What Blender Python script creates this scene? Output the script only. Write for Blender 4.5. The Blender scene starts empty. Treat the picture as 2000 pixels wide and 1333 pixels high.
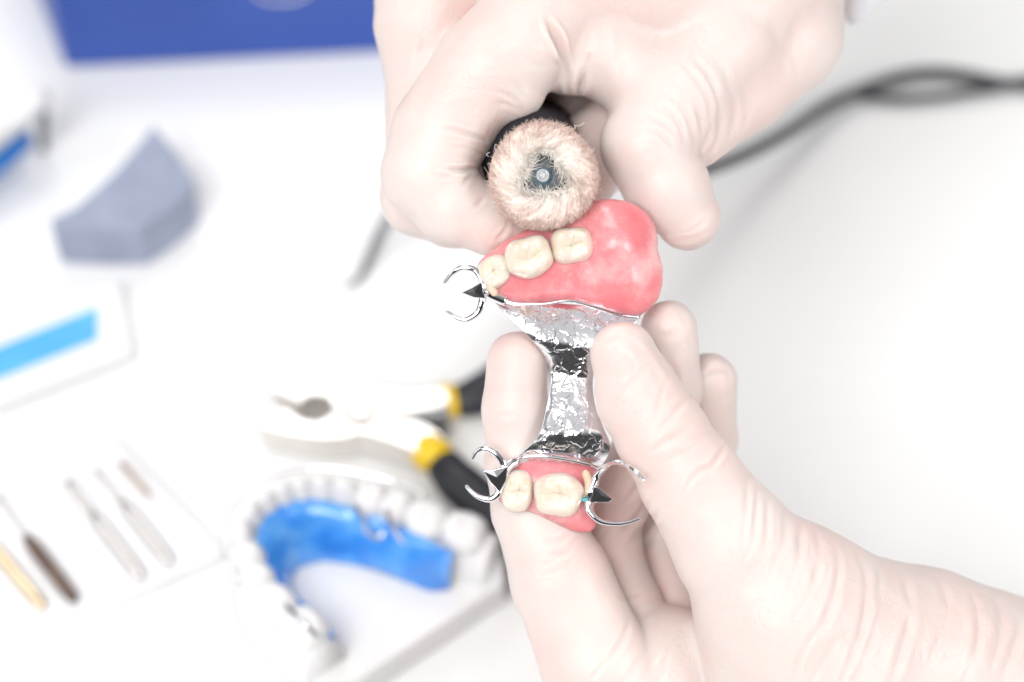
import bpy, math, random
import numpy as np
from mathutils import Vector
random.seed(7); rng = np.random.default_rng(7)
sc = bpy.context.scene
COL = sc.collection
# ------------------------------------------------------------------ frame
# All building is done in centimetres and written to Blender in metres.
D = 45.0                       # distance of the sharp plane
TH = math.radians(52)          # camera looks down by this much
H = 47.0                       # camera height over the table
S = 0.01
CAM = np.array([0, 0, H]); R_ = np.array([1, 0, 0.])
F_ = np.array([0, math.cos(TH), -math.sin(TH)]); U_ = np.array([0, math.sin(TH), math.cos(TH)])

def L(px, py, w=0.0):
    """local point (x right, y up, w towards the viewer), cm"""
    k = (D - w) / D / 100.0
    return np.array([(px - 1000) * k, (666.5 - py) * k, w])

def to_world(P):
    P = np.asarray(P, float)
    return CAM + P[..., 0:1] * R_ + P[..., 1:2] * U_ + (D - P[..., 2:3]) * F_

def at(px, py, z=0.0):
    """point on the horizontal plane z (cm) seen at this place of the photograph"""
    d = F_ + (px - 1000) / 100 / D * R_ + (666.5 - py) / 100 / D * U_
    t = (z - H) / d[2]
    return CAM + t * d

# ------------------------------------------------------------------ objects
def tag(o, label=None, cat=None, group=None, kind=None):
    if label: o['label'] = label
    if cat: o['category'] = cat
    if group: o['group'] = group
    if kind: o['kind'] = kind
    return o

def empty(name, base, label, cat, group=None):
    o = bpy.data.objects.new(name, None); COL.objects.link(o)
    o.empty_display_size = 0.01
    o.location = Vector(np.asarray(base, float) * S)
    return tag(o, label, cat, group)

def wloc(o):
    v = Vector((0, 0, 0))
    while o is not None:
        v = v + o.location; o = o.parent
    return v

def mesh(name, V, Fs, mat, parent=None, smooth=True, origin=None, mats=None, fm=None):
    """V world cm, one mesh object"""
    V = np.asarray(V, float)
    if origin is None: origin = V.mean(0) if parent is not None else np.array([V[:, 0].mean(), V[:, 1].mean(), V[:, 2].min()])
    org = Vector(np.asarray(origin) * S)
    me = bpy.data.meshes.new(name)
    Vl = (V * S - np.array(org)).astype(np.float32)
    if isinstance(Fs, np.ndarray):
        n = len(Fs); k = Fs.shape[1]
        me.vertices.add(len(Vl)); me.vertices.foreach_set('co', Vl.ravel())
        me.loops.add(n * k); me.loops.foreach_set('vertex_index', Fs.astype(np.int32).ravel())
        me.polygons.add(n)
        me.polygons.foreach_set('loop_start', np.arange(0, n * k, k, dtype=np.int32))
        me.update(calc_edges=True)
    else:
        me.from_pydata([tuple(v) for v in Vl], [], [tuple(int(i) for i in f) for f in Fs])
    me.validate()
    me.polygons.foreach_set('use_smooth', [smooth] * len(me.polygons))
    for m in (mats or [mat]): me.materials.append(m)
    if fm is not None: me.polygons.foreach_set('material_index', np.asarray(fm, dtype=np.int32))
    me.update()
    o = bpy.data.objects.new(name, me); COL.objects.link(o)
    if parent is not None:
        o.parent = parent; o.location = org - wloc(parent)
    else:
        o.location = org
    return o

def bevel(o, w, seg=3):
    m = o.modifiers.new('Bevel', 'BEVEL'); m.width = w * S; m.segments = seg; m.limit_method = 'ANGLE'; m.angle_limit = math.radians(35)
    return o

def prism(pts2, z0, z1):
    """pts2: world xy list; solid between z0 and z1"""
    n = len(pts2)
    V = [(p[0], p[1], z0) for p in pts2] + [(p[0], p[1], z1) for p in pts2]
    Fs = [tuple(range(n))[::-1], tuple(range(n, 2 * n))] + [(i, (i + 1) % n, n + (i + 1) % n, n + i) for i in range(n)]
    a = sum(pts2[i][0] * pts2[(i + 1) % n][1] - pts2[(i + 1) % n][0] * pts2[i][1] for i in range(n))
    if a < 0: Fs = [f[::-1] for f in Fs]
    return np.array(V), Fs

def smooth_path(P, n=8, closed=False):
    P = [np.asarray(p, float) for p in P]; out = []
    N = len(P)
    for i in range(N if closed else N - 1):
        p0 = P[(i - 1) % N] if (closed or i > 0) else P[0] * 2 - P[1]
        p1 = P[i]; p2 = P[(i + 1) % N]
        p3 = P[(i + 2) % N] if (closed or i + 2 < N) else P[-1] * 2 - P[-2]
        for k in range(n):
            t = k / n
            out.append(0.5 * ((2 * p1) + (-p0 + p2) * t + (2 * p0 - 5 * p1 + 4 * p2 - p3) * t * t + (-p0 + 3 * p1 - 3 * p2 + p3) * t ** 3))
    if not closed: out.append(P[-1])
    return np.array(out)

def tube(path, rad, seg=12, flat=1.0, up=None, cap=True):
    """path (n,3), rad (n,) ; flat = thickness ratio along 'up'"""
    path = np.asarray(path, float); n = len(path); rad = np.broadcast_to(rad, (n,)).astype(float)
    T = np.gradient(path, axis=0); T /= np.linalg.norm(T, axis=1)[:, None] + 1e-12
    up = np.array([0, 0, 1.]) if up is None else np.asarray(up, float)
    V = []; Fs = []
    # rounded ends
    pth = [path[0] - T[0] * rad[0] * .75] + list(path) + [path[-1] + T[-1] * rad[-1] * .75] if cap else list(path)
    rr = [rad[0] * .45] + list(rad) + [rad[-1] * .45] if cap else list(rad)
    TT = [T[0]] + list(T) + [T[-1]] if cap else list(T)
    for p, r, t in zip(pth, rr, TT):
        a = np.cross(t, up); a /= np.linalg.norm(a) + 1e-9
        b = np.cross(a, t)
        for k in range(seg):
            q = 2 * math.pi * k / seg
            V.append(p + a * r * math.cos(q) + b * r * flat * math.sin(q))
    m = len(pth)
    for i in range(m - 1):
        for k in range(seg):
            Fs.append((i * seg + k, i * seg + (k + 1) % seg, (i + 1) * seg + (k + 1) % seg, (i + 1) * seg + k))
    Fs.append(tuple(range(seg))[::-1]); Fs.append(tuple((m - 1) * seg + k for k in range(seg)))
    return np.array(V), Fs

def join(parts):
    V = []; Fs = []; o = 0
    for v, f in parts:
        V.append(np.asarray(v)); Fs += [tuple(i + o for i in q) for q in f]; o += len(v)
    return np.vstack(V), Fs

def lathe(profile, c, axis, seg=48):
    """profile (r,h) list around the axis through c (world)"""
    axis = np.asarray(axis, float); axis /= np.linalg.norm(axis)
    a = np.cross(axis, [0.3, 0.9, 0.1]); a /= np.linalg.norm(a); b = np.cross(axis, a)
    V = []; Fs = []
    for r, h in profile:
        for k in range(seg):
            q = 2 * math.pi * k / seg
            V.append(np.asarray(c) + axis * h + (a * math.cos(q) + b * math.sin(q)) * r)
    for i in range(len(profile) - 1):
        for k in range(seg):
            Fs.append((i * seg + k, i * seg + (k + 1) % seg, (i + 1) * seg + (k + 1) % seg, (i + 1) * seg + k))
    Fs.append(tuple(range(seg))[::-1]); Fs.append(tuple((len(profile) - 1) * seg + k for k in range(seg)))
    return np.array(V), Fs

# ------------------------------------------------------------------ numeric noise
def vnoise(P, seed=0):
    P = np.asarray(P, float); i = np.floor(P).astype(np.int64); f = P - i; f = f * f * (3 - 2 * f)
    def h(a, b, c):
        n = (a * 374761393 + b * 668265263 + c * 2147483647 + seed * 1274126177) & 0xffffffff
        n = ((n ^ (n >> 13)) * 1274126177) & 0xffffffff
        n = (n ^ (n >> 16)) & 0xffff
        return n / 65535.0 * 2 - 1
    r = 0
    for dx in (0, 1):
        for dy in (0, 1):
            for dz in (0, 1):
                wgt = (f[..., 0] if dx else 1 - f[..., 0]) * (f[..., 1] if dy else 1 - f[..., 1]) * (f[..., 2] if dz else 1 - f[..., 2])
                r = r + wgt * h(i[..., 0] + dx, i[..., 1] + dy, i[..., 2] + dz)
    return r

# ------------------------------------------------------------------ implicit surfaces
def smin(a, b, k):
    h = np.maximum(k - np.abs(a - b), 0) / k
    return np.minimum(a, b) - h * h * k * .25

def cap(P, a, b, ra, rb):
    ba = b - a; pa = P - a
    t = np.clip(pa @ ba / (ba @ ba + 1e-12), 0, 1)
    return np.linalg.norm(pa - t[:, None] * ba, axis=1) - (ra + (rb - ra) * t)

def chain_sdf(P, ch, k=.12):
    d = None
    for (a, ra), (b, rb) in zip(ch[:-1], ch[1:]):
        e = cap(P, a, b, ra, rb)
        d = e if d is None else smin(d, e, k)
    return d

def surface_nets(f, lo, hi, h, newton=2, lip=1.0):
    lo = np.asarray(lo, float); n = np.ceil((np.asarray(hi) - lo) / h / 4).astype(int) * 4 + 1
    cn = (n - 1) // 4 + 1
    g = [lo[i] + np.arange(cn[i]) * 4 * h for i in range(3)]
    X = np.stack(np.meshgrid(*g, indexing='ij'), -1).reshape(-1, 3)
    c = f(X).reshape(cn)
    near = np.abs(c) < 4 * h * 1.9 * lip
    for _ in range(1):
        m = near.copy()
        for ax in range(3):
            s1 = [slice(None)] * 3; s2 = [slice(None)] * 3; s1[ax] = slice(1, None); s2[ax] = slice(None, -1)
            m[tuple(s1)] |= near[tuple(s2)]; m[tuple(s2)] |= near[tuple(s1)]
        near = m
    G = np.repeat(np.repeat(np.repeat(c, 4, 0), 4, 1), 4, 2)[:n[0], :n[1], :n[2]].copy()
    M = np.repeat(np.repeat(np.repeat(near, 4, 0), 4, 1), 4, 2)[:n[0], :n[1], :n[2]]
    # a fine point belongs to the coarse cells around it: be generous
    M2 = M.copy()
    M2[3:] |= M[:-3]; M2[:-3] |= M[3:]; T = M2.copy()
    T[:, 3:] |= M2[:, :-3]; T[:, :-3] |= M2[:, 3:]; M2 = T.copy()
    M2[:, :, 3:] |= T[:, :, :-3]; M2[:, :, :-3] |= T[:, :, 3:]
    idx = np.argwhere(M2)
    vals = np.empty(len(idx))
    for s in range(0, len(idx), 400000):
        vals[s:s + 400000] = f(lo + idx[s:s + 400000] * h)
    G[M2] = vals
    neg = G < 0
    acc = np.zeros((n[0] - 1, n[1] - 1, n[2] - 1, 3)); cnt = np.zeros(acc.shape[:3])
    quads = []
    for ax in range(3):
        sa = [slice(None)] * 3; sb = [slice(None)] * 3; sa[ax] = slice(0, -1); sb[ax] = slice(1, None)
        A = G[tuple(sa)]; B = G[tuple(sb)]
        cr = np.argwhere((A < 0) != (B < 0))
        va = A[tuple(cr.T)]; vb = B[tuple(cr.T)]
        t = va / (va - vb)
        pos = cr.astype(float); pos[:, ax] += t
        o1, o2 = [i for i in range(3) if i != ax]
        cells = []
        for d1, d2 in ((0, 0), (1, 0), (1, 1), (0, 1)):
            cc = cr.copy(); cc[:, o1] -= d1; cc[:, o2] -= d2
            ok = np.all(cc >= 0, 1) & np.all(cc < np.array(cnt.shape), 1)
            k = cc[ok]
            np.add.at(acc, tuple(k.T), pos[ok]); np.add.at(cnt, tuple(k.T), 1)
            cells.append((cc, ok))
        ok = cells[0][1] & cells[1][1] & cells[2][1] & cells[3][1]
        q = np.stack([np.ravel_multi_index(tuple(np.clip(cc[ok], 0, None).T), cnt.shape) for cc, _ in cells], 1)
        flip = (va[ok] < 0)
        if ax == 1: flip = ~flip
        q[~flip] = q[~flip][:, ::-1]
        quads.append(q)
    act = np.flatnonzero(cnt.ravel() > 0)
    mp = -np.ones(cnt.size, dtype=np.int64); mp[act] = np.arange(len(act))
    V = lo + (acc.reshape(-1, 3)[act] / cnt.ravel()[act][:, None]) * h
    Q = mp[np.vstack(quads)]
    e = h * .3
    for it in range(newton):
        v0 = f(V)
        g = np.stack([f(V + np.eye(3)[i] * e) - f(V - np.eye(3)[i] * e) for i in range(3)], 1) / (2 * e)
        g2 = (g ** 2).sum(1) + 1e-6
        step = g * (v0 / g2)[:, None]
        ln = np.linalg.norm(step, axis=1)[:, None] + 1e-12
        V = V - step * np.minimum(1, h * .6 / ln) * .9
    g = np.stack([f(V + np.eye(3)[i] * e) - f(V - np.eye(3)[i] * e) for i in range(3)], 1)
    N = g / (np.linalg.norm(g, axis=1)[:, None] + 1e-12)
    return V, Q, N

def relax(V, Q, it=2, lam=.5):
    n = len(V)
    for _ in range(it):
        acc = np.zeros_like(V); c = np.zeros(n)
        for a, b in ((0, 1), (1, 2), (2, 3), (3, 0)):
            np.add.at(acc, Q[:, a], V[Q[:, b]]); np.add.at(c, Q[:, a], 1)
            np.add.at(acc, Q[:, b], V[Q[:, a]]); np.add.at(c, Q[:, b], 1)
        V = V * (1 - lam) + lam * acc / np.maximum(c, 1)[:, None]
    return V

def vnormals(V, Q):
    fn = np.cross(V[Q[:, 2]] - V[Q[:, 0]], V[Q[:, 3]] - V[Q[:, 1]])
    N = np.zeros_like(V)
    for k in range(4): np.add.at(N, Q[:, k], fn)
    return N / (np.linalg.norm(N, axis=1)[:, None] + 1e-12)

def fold(V, N, lines):
    """creases and folds of the thin glove rubber. lines: (polyline px, width px, depth cm)"""
    k = (D / (D - V[:, 2])) * 100
    X = V[:, 0] * k + 1000; Y = 666.5 - V[:, 1] * k
    front = np.clip((N[:, 2] - .02) * 6, 0, 1)
    disp = np.zeros(len(V))
    for pts, w, a in lines:
        pts = smooth_path([np.array([p[0], p[1], 0.]) for p in pts], 5)[:, :2]
        m = (X > pts[:, 0].min() - 4 * w) & (X < pts[:, 0].max() + 4 * w) & (Y > pts[:, 1].min() - 4 * w) & (Y < pts[:, 1].max() + 4 * w) & (front > 0)
        ii = np.flatnonzero(m)
        if not len(ii): continue
        P = np.stack([X[ii], Y[ii]], 1)
        best = np.full(len(ii), 1e9); bt = np.zeros(len(ii))
        seg = np.linalg.norm(np.diff(pts, axis=0), axis=1); cum = np.r_[0, np.cumsum(seg)]; tot = cum[-1]
        for j in range(len(pts) - 1):
            ba = pts[j + 1] - pts[j]; pa = P - pts[j]
            tt = np.clip(pa @ ba / (ba @ ba + 1e-9), 0, 1)
            raw = (cum[j] + tt * seg[j]) / tot
            d = np.linalg.norm(pa - tt[:, None] * ba, axis=1)
            u = d < best; best[u] = d[u]; bt[u] = raw[u]
        tp = np.clip(np.sin(np.pi * np.clip(bt, 0.02, .98)), 0, 1) ** .6
        jit = np.clip(.62 + .75 * vnoise(np.concatenate([P / 34., np.full((len(P), 1), w + pts[0, 0])], 1), 77), .05, 1.4); tp = tp * jit
        ww = w * (.6 + .4 * np.clip(tp, 0, 1))
        disp[ii] += a * 1.2 * tp * (-np.exp(-(best / ww) ** 1.45) + .5 * np.exp(-((best - 2.1 * ww) / (1.1 * ww)) ** 2))
    return V + N * (disp * front)[:, None]

# ------------------------------------------------------------------ materials
def mat(name, color, rough=.5, metal=0., **kw):
    m = bpy.data.materials.new(name); m.use_nodes = True
    b = m.node_tree.nodes['Principled BSDF']
    b.inputs['Base Color'].default_value = (*color, 1); b.inputs['Roughness'].default_value = rough
    b.inputs['Metallic'].default_value = metal
    for k, v in kw.items():
        b.inputs[k.replace('_', ' ')].default_value = v
    return m

class NT:
    def __init__(s, m): s.t = m.node_tree; s.b = s.t.nodes['Principled BSDF']; s.co = s.t.nodes.new('ShaderNodeTexCoord').outputs['Object']
    def node(s, ty, **kw):
        n = s.t.nodes.new(ty)
        for k, v in kw.items():
            if hasattr(n, k): setattr(n, k, v)
            else: n.inputs[k.replace('_', ' ')].default_value = v
        return n
    def link(s, a, b): s.t.links.new(a, b)
    def noise(s, scale, detail=4, rough=.5, dist=0):
        n = s.node('ShaderNodeTexNoise', Scale=scale, Detail=detail, Roughness=rough, Distortion=dist); s.link(s.co, n.inputs['Vector']); return n.outputs['Fac']
    def voro(s, scale, feature='F1'):
        n = s.t.nodes.new('ShaderNodeTexVoronoi'); n.feature = feature; n.inputs['Scale'].default_value = scale; s.link(s.co, n.inputs['Vector']); return n.outputs['Distance']
    def ramp(s, fac, stops):
        n = s.t.nodes.new('ShaderNodeValToRGB'); s.link(fac, n.inputs['Fac'])
        el = n.color_ramp.elements
        while len(el) < len(stops): el.new(.5)
        for e, (p, c) in zip(el, stops): e.position = p; e.color = (*c, 1) if len(c) == 3 else c
        return n.outputs['Color']
    def mix(s, fac, a, b):
        n = s.t.nodes.new('ShaderNodeMix'); n.data_type = 'RGBA'
        for sock, v in ((n.inputs[0], fac), (n.inputs[6], a), (n.inputs[7], b)):
            if isinstance(v, (int, float)): sock.default_value = v
            elif isinstance(v, tuple): sock.default_value = (*v, 1)
            else: s.link(v, sock)
        return n.outputs[2]
    def bump(s, hgt, strength, dist=.0005, prev=None):
        n = s.t.nodes.new('ShaderNodeBump'); n.inputs['Strength'].default_value = strength; n.inputs['Distance'].default_value = dist
        s.link(hgt, n.inputs['Height'])
        if prev is not None: s.link(prev, n.inputs['Normal'])
        return n.outputs['Normal']
    def normal(s, n): s.link(n, s.b.inputs['Normal'])
    def color(s, c): s.link(c, s.b.inputs['Base Color'])

def m_latex():
    m = mat('latex', (.84, .76, .73), .40, 0, Subsurface_Weight=.65, Subsurface_Scale=.0032, IOR=1.45)
    m.node_tree.nodes['Principled BSDF'].inputs['Subsurface Radius'].default_value = (1., .45, .36)
    m.node_tree.nodes['Principled BSDF'].inputs['Specular IOR Level'].default_value = .35
    n = NT(m)
    big = n.noise(38, 3, .5)
    c = n.ramp(big, [(.38, (.775, .625, .585)), (.60, (.765, .67, .632))])
    n.color(c)
    b1 = n.bump(n.noise(260, 5, .6, .4), .22, .0006)
    q = n.noise(120, 2, .5, 1.6); ab = n.node('ShaderNodeMath', operation='SUBTRACT'); n.link(q, ab.inputs[0]); ab.inputs[1].default_value = .5
    aa = n.node('ShaderNodeMath', operation='ABSOLUTE'); n.link(ab.outputs[0], aa.inputs[0])
    ln = n.ramp(aa.outputs[0], [(0, (0, 0, 0)), (.03, (.8, .8, .8)), (.09, (1, 1, 1))])
    msk = n.ramp(n.noise(55, 3, .6), [(.44, (0, 0, 0)), (.62, (1, 1, 1))])
    b1 = n.bump(n.mix(msk, (1., 1., 1.), ln), .27, .0003, b1)
    b2 = n.bump(n.noise(2200, 3, .6), .15, .0001, b1)
    n.normal(b2)
    return m

def m_gum():
    m = mat('pink_acrylic', (.8, .25, .26), .2, 0, Subsurface_Weight=.5, Subsurface_Scale=.005, Coat_Weight=.35, Coat_Roughness=.12)
    m.node_tree.nodes['Principled BSDF'].inputs['Subsurface Radius'].default_value = (1., .3, .22)
    n = NT(m)
    mott = n.noise(110, 6, .62)
    c = n.ramp(mott, [(.3, (.80, .21, .24)), (.52, (.85, .30, .32)), (.70, (.92, .52, .52))])
    vo = n.voro(1500)
    sp = n.ramp(vo, [(.0, (1, 1, 1)), (.16, (1, 1, 1)), (.24, (0, 0, 0))])
    pick = n.ramp(n.noise(220, 4, .6), [(.5, (0, 0, 0)), (.66, (.6, .6, .6))])
    mul = n.node('ShaderNodeMath', operation='MULTIPLY'); n.link(sp, mul.inputs[0]); n.link(pick, mul.inputs[1])
    c2 = n.mix(mul.outputs[0], c, (.93, .72, .72))
    bl = n.ramp(n.voro(230), [(.0, (1, 1, 1)), (.13, (.9, .9, .9)), (.2, (0, 0, 0))])
    pk = n.ramp(n.noise(60, 2), [(.58, (0, 0, 0)), (.62, (.5, .5, .5))])
    mu2 = n.node('ShaderNodeMath', operation='MULTIPLY'); n.link(bl, mu2.inputs[0]); n.link(pk, mu2.inputs[1])
    n.color(n.mix(mu2.outputs[0], c2, (.95, .6, .6)))
    r = n.ramp(n.noise(120, 4, .7), [(.4, (.15,) * 3), (.65, (.42,) * 3)]); n.link(r, n.b.inputs['Roughness'])
    wv = n.t.nodes.new('ShaderNodeTexWave'); wv.inputs['Scale'].default_value = 900; wv.inputs['Distortion'].default_value = 14; wv.inputs['Detail'].default_value = 4; n.link(n.co, wv.inputs['Vector'])
    b0 = n.bump(wv.outputs['Fac'], .12, .00008, n.bump(n.noise(140, 3, .5), .45, .0007))
    n.normal(n.bump(n.noise(900, 4, .6), .3, .00018, b0))
    return m

def m_tooth():
    m = mat('tooth_enamel', (.86, .76, .6), .12, 0, Subsurface_Weight=.4, Subsurface_Scale=.0015, Coat_Weight=.5, Coat_Roughness=.06)
    n = NT(m)
    c = n.ramp(n.noise(230, 4, .5), [(.35, (.78, .67, .53)), (.62, (.83, .755, .67))])
    n.color(c)
    n.normal(n.bump(n.noise(900, 4, .6), .25, .0002))
    return m

def m_chrome(crinkle=0.):
    m = mat('cast_chrome' if crinkle else 'polished_chrome', (.82, .81, .84), .07 if not crinkle else .17, 1.)
    n = NT(m)
    if crinkle:
        geo = n.t.nodes.new('ShaderNodeAttribute'); geo.attribute_name = 'foil'
        v = n.voro(300, 'DISTANCE_TO_EDGE'); vn = n.t.nodes[-1]; wn = n.node('ShaderNodeTexNoise', Scale=260., Detail=3.); n.link(n.co, wn.inputs['Vector']); vm = n.t.nodes.new('ShaderNodeVectorMath'); vm.operation = 'MULTIPLY_ADD'; n.link(wn.outputs['Color'], vm.inputs[0]); vm.inputs[1].default_value = (.006,) * 3; n.link(n.co, vm.inputs[2]); n.link(vm.outputs[0], vn.inputs['Vector'])
        mp = n.ramp(v, [(0, (0, 0, 0)), (.12, (1, 1, 1))])
        ns = n.noise(330, 3, .5, 1.2)
        b1 = n.node('ShaderNodeBump'); b1.inputs['Distance'].default_value = .0006; n.link(ns, b1.inputs['Height'])
        mu = n.node('ShaderNodeMath', operation='MULTIPLY'); n.link(geo.outputs['Fac'], mu.inputs[0]); mu.inputs[1].default_value = crinkle * .14; n.link(mu.outputs[0], b1.inputs['Strength'])
        b2 = n.node('ShaderNodeBump'); b2.inputs['Distance'].default_value = .0001; n.link(mp, b2.inputs['Height']); n.link(b1.outputs['Normal'], b2.inputs['Normal'])
        mu2 = n.node('ShaderNodeMath', operation='MULTIPLY'); n.link(geo.outputs['Fac'], mu2.inputs[0]); mu2.inputs[1].default_value = crinkle * .5; n.link(mu2.outputs[0], b2.inputs['Strength'])
        n.normal(b2.outputs['Normal'])
    else:
        n.normal(n.bump(n.noise(300, 3, .5), .12, .0004))
    return m

def m_fibre():
    m = mat('cotton_fibre', (.8, .72, .64), .9, 0, Subsurface_Weight=.0)
    n = NT(m)
    a = n.t.nodes.new('ShaderNodeAttribute'); a.attribute_name = 'dust'
    ns = n.noise(700, 5, .75)
    ad = n.node('ShaderNodeMath', operation='MULTIPLY_ADD'); n.link(ns, ad.inputs[0]); ad.inputs[1].default_value = .9; n.link(a.outputs['Fac'], ad.inputs[2])
    c = n.ramp(ad.outputs[0], [(.35, (.84, .81, .76)), (.6, (.85, .77, .71)), (.8, (.82, .68, .62)), (1., (.62, .45, .39))])
    n.color(c)
    return m

def m_stone():
    m = mat('abrasive_stone', (.36, .39, .47), .9)
    n = NT(m); c = n.ramp(n.noise(120, 5, .8), [(.3, (.285, .325, .44)), (.7, (.42, .465, .60))]); n.color(c)
    n.normal(n.bump(n.noise(900, 4, .8), .5, .0004))
    return m

def m_plaster():
    m = mat('dental_plaster', (.86, .85, .85), .75, 0, Subsurface_Weight=.1, Subsurface_Scale=.003)
    n = NT(m); n.color(n.ramp(n.noise(60, 4), [(.3, (.84, .84, .85)), (.7, (.88, .87, .86))])); n.normal(n.bump(n.noise(500, 4, .6), .2, .0003))
    return m

def m_table():
    m = mat('white_laminate', (.9, .9, .89), .6)
    n = NT(m); n.color(n.ramp(n.noise(12, 4, .6), [(.3, (.895, .898, .89)), (.7, (.915, .912, .905))]))
    n.normal(n.bump(n.noise(300, 4, .6), .06, .0005))
    return m

def m_bumpy(name, col, rough, col2=None, sc_=120, bs=.1, metal=0., **kw):
    m = mat(name, col, rough, metal, **kw); n = NT(m)
    if col2: n.color(n.ramp(n.noise(sc_, 4, .6), [(.35, col), (.65, col2)]))
    n.normal(n.bump(n.noise(sc_ * 4, 4, .6), bs, .0004))
    return m

LATEX = m_latex(); GUM = m_gum(); TOOTH = m_tooth(); CHROME = m_chrome(0); FOIL = m_chrome(1.0)
FIBRE = m_fibre(); STONE = m_stone(); PLASTER = m_plaster(); TABLE = m_table()
BLACKP = m_bumpy('black_plastic', (.010, .010, .016), .5, (.016, .016, .024), 100, .1)
RUBBER = m_bumpy('black_rubber', (.013, .014, .02), .45, (.022, .023, .03), 80, .15)
CORD = m_bumpy('grey_cord_rubber', (.04, .04, .048), .5, (.06, .06, .07), 90, .1)
YELLOW = m_bumpy('yellow_rubber', (.85, .58, .01), .4, (.8, .52, .01), 80, .1)
STEEL = m_bumpy('brushed_steel', (.76, .73, .70), .35, (.80, .77, .74), 200, .03, metal=.85)
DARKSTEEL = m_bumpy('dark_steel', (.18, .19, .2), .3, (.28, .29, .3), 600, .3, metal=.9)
BLUEBOX = m_bumpy('blue_plastic', (.028, .085, .40), .42, (.036, .10, .44), 20, .1)
WHITEP = m_bumpy('white_plastic', (.86, .86, .88), .35, (.84, .84, .86), 40, .08)
SKYBLUE = m_bumpy('light_blue_film', (.06, .42, .82), .4, (.10, .50, .86), 60, .08)
BLUEP = m_bumpy('mid_blue_plastic', (.03, .2, .62), .3, (.05, .25, .68), 40, .08)
RETAINER = mat('clear_blue_acrylic', (.03, .22, .80), .12, 0, Subsurface_Weight=.35, Subsurface_Scale=.006, Coat_Weight=.6, Coat_Roughness=.08)
_n = NT(RETAINER); _n.color(_n.ramp(_n.noise(110, 4, .6), [(.3, (.03, .20, .70)), (.5, (.06, .32, .86)), (.7, (.18, .52, .95))])); _n.normal(_n.bump(_n.noise(160, 3), .6, .001))
GOLD = m_bumpy('gold_metal', (.85, .66, .42), .28, (.9, .74, .5), 200, .1, metal=.9)
BURNT = m_bumpy('burnt_metal', (.10, .08, .08), .4, (.32, .22, .17), 500, .4, metal=.7)
FILL = m_bumpy('tan_composite', (.66, .50, .34), .25, (.75, .62, .48), 400, .4)
MANDREL = m_bumpy('dusty_dark_metal', (.07, .075, .08), .45, (.16, .17, .18), 900, .4, metal=.4)
SCREW = m_bumpy('worn_screw', (.55, .56, .57), .3, (.42, .43, .44), 900, .5, metal=.8)
DTEAL = mat('teal_ring', (.03, .14, .22), .4)
TEAL = mat('teal_marker', (.12, .5, .55), .5)
BRIGHT = m_bumpy('bright_steel', (.92, .92, .92), .3, (.86, .85, .84), 300, .1, metal=.5)
BROWNM = m_bumpy('brown_neck', (.50, .38, .30), .4, (.62, .5, .42), 300, .2, metal=.6)
COAT = m_bumpy('white_cotton', (.84, .84, .87), .8, (.8, .8, .84), 200, .3)

# ------------------------------------------------------------------ table
g = 140.
V = [(-g, -g, 0), (g, -g, 0), (g, g * 1.3, 0), (-g, g * 1.3, 0), (-g, -g, -3), (g, -g, -3), (g, g * 1.3, -3), (-g, g * 1.3, -3)]
t = mesh('table_top', V, [(0, 1, 2, 3), (7, 6, 5, 4), (0, 4, 5, 1), (1, 5, 6, 2), (2, 6, 7, 3), (3, 7, 4, 0)], TABLE, smooth=False)
tag(t, 'white laminate table top under the tools', kind='structure')

# ------------------------------------------------------------------ gloved hands
def ch(*pts):
    return [(L(p[0], p[1], p[2]), p[3]) for p in pts]

def hand_mesh(groups, lo, hi, h, lines, seed):
    """groups: list of (chain, k to the rest)"""
    boxes = []
    for c, k in groups:
        A = np.array([p for p, r in c]); rr = max(r for p, r in c)
        boxes.append((A.min(0) - rr - .9, A.max(0) + rr + .9))
    def f(P):
        d = np.full(len(P), 3.0)
        for (c, k), (b0, b1) in zip(groups, boxes):
            m = np.all((P > b0) & (P < b1), axis=1)
            if m.any():
                e = chain_sdf(P[m], c, .16)
                d[m] = smin(d[m], e, k)
        q = vnoise(P * .9, seed) * .035 + vnoise(P * 2.3, seed + 1) * .012
        return d + q
    V, Q, N = surface_nets(f, lo, hi, h, 1)
    V = relax(V, Q, 2, .4); N = vnormals(V, Q)
    s = np.sign((N * (V - V.mean(0))).sum()); N *= s
    if s < 0: Q = Q[:, ::-1]
    V = fold(V, N, lines)
    N = vnormals(V, Q)
    return V, Q

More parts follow.
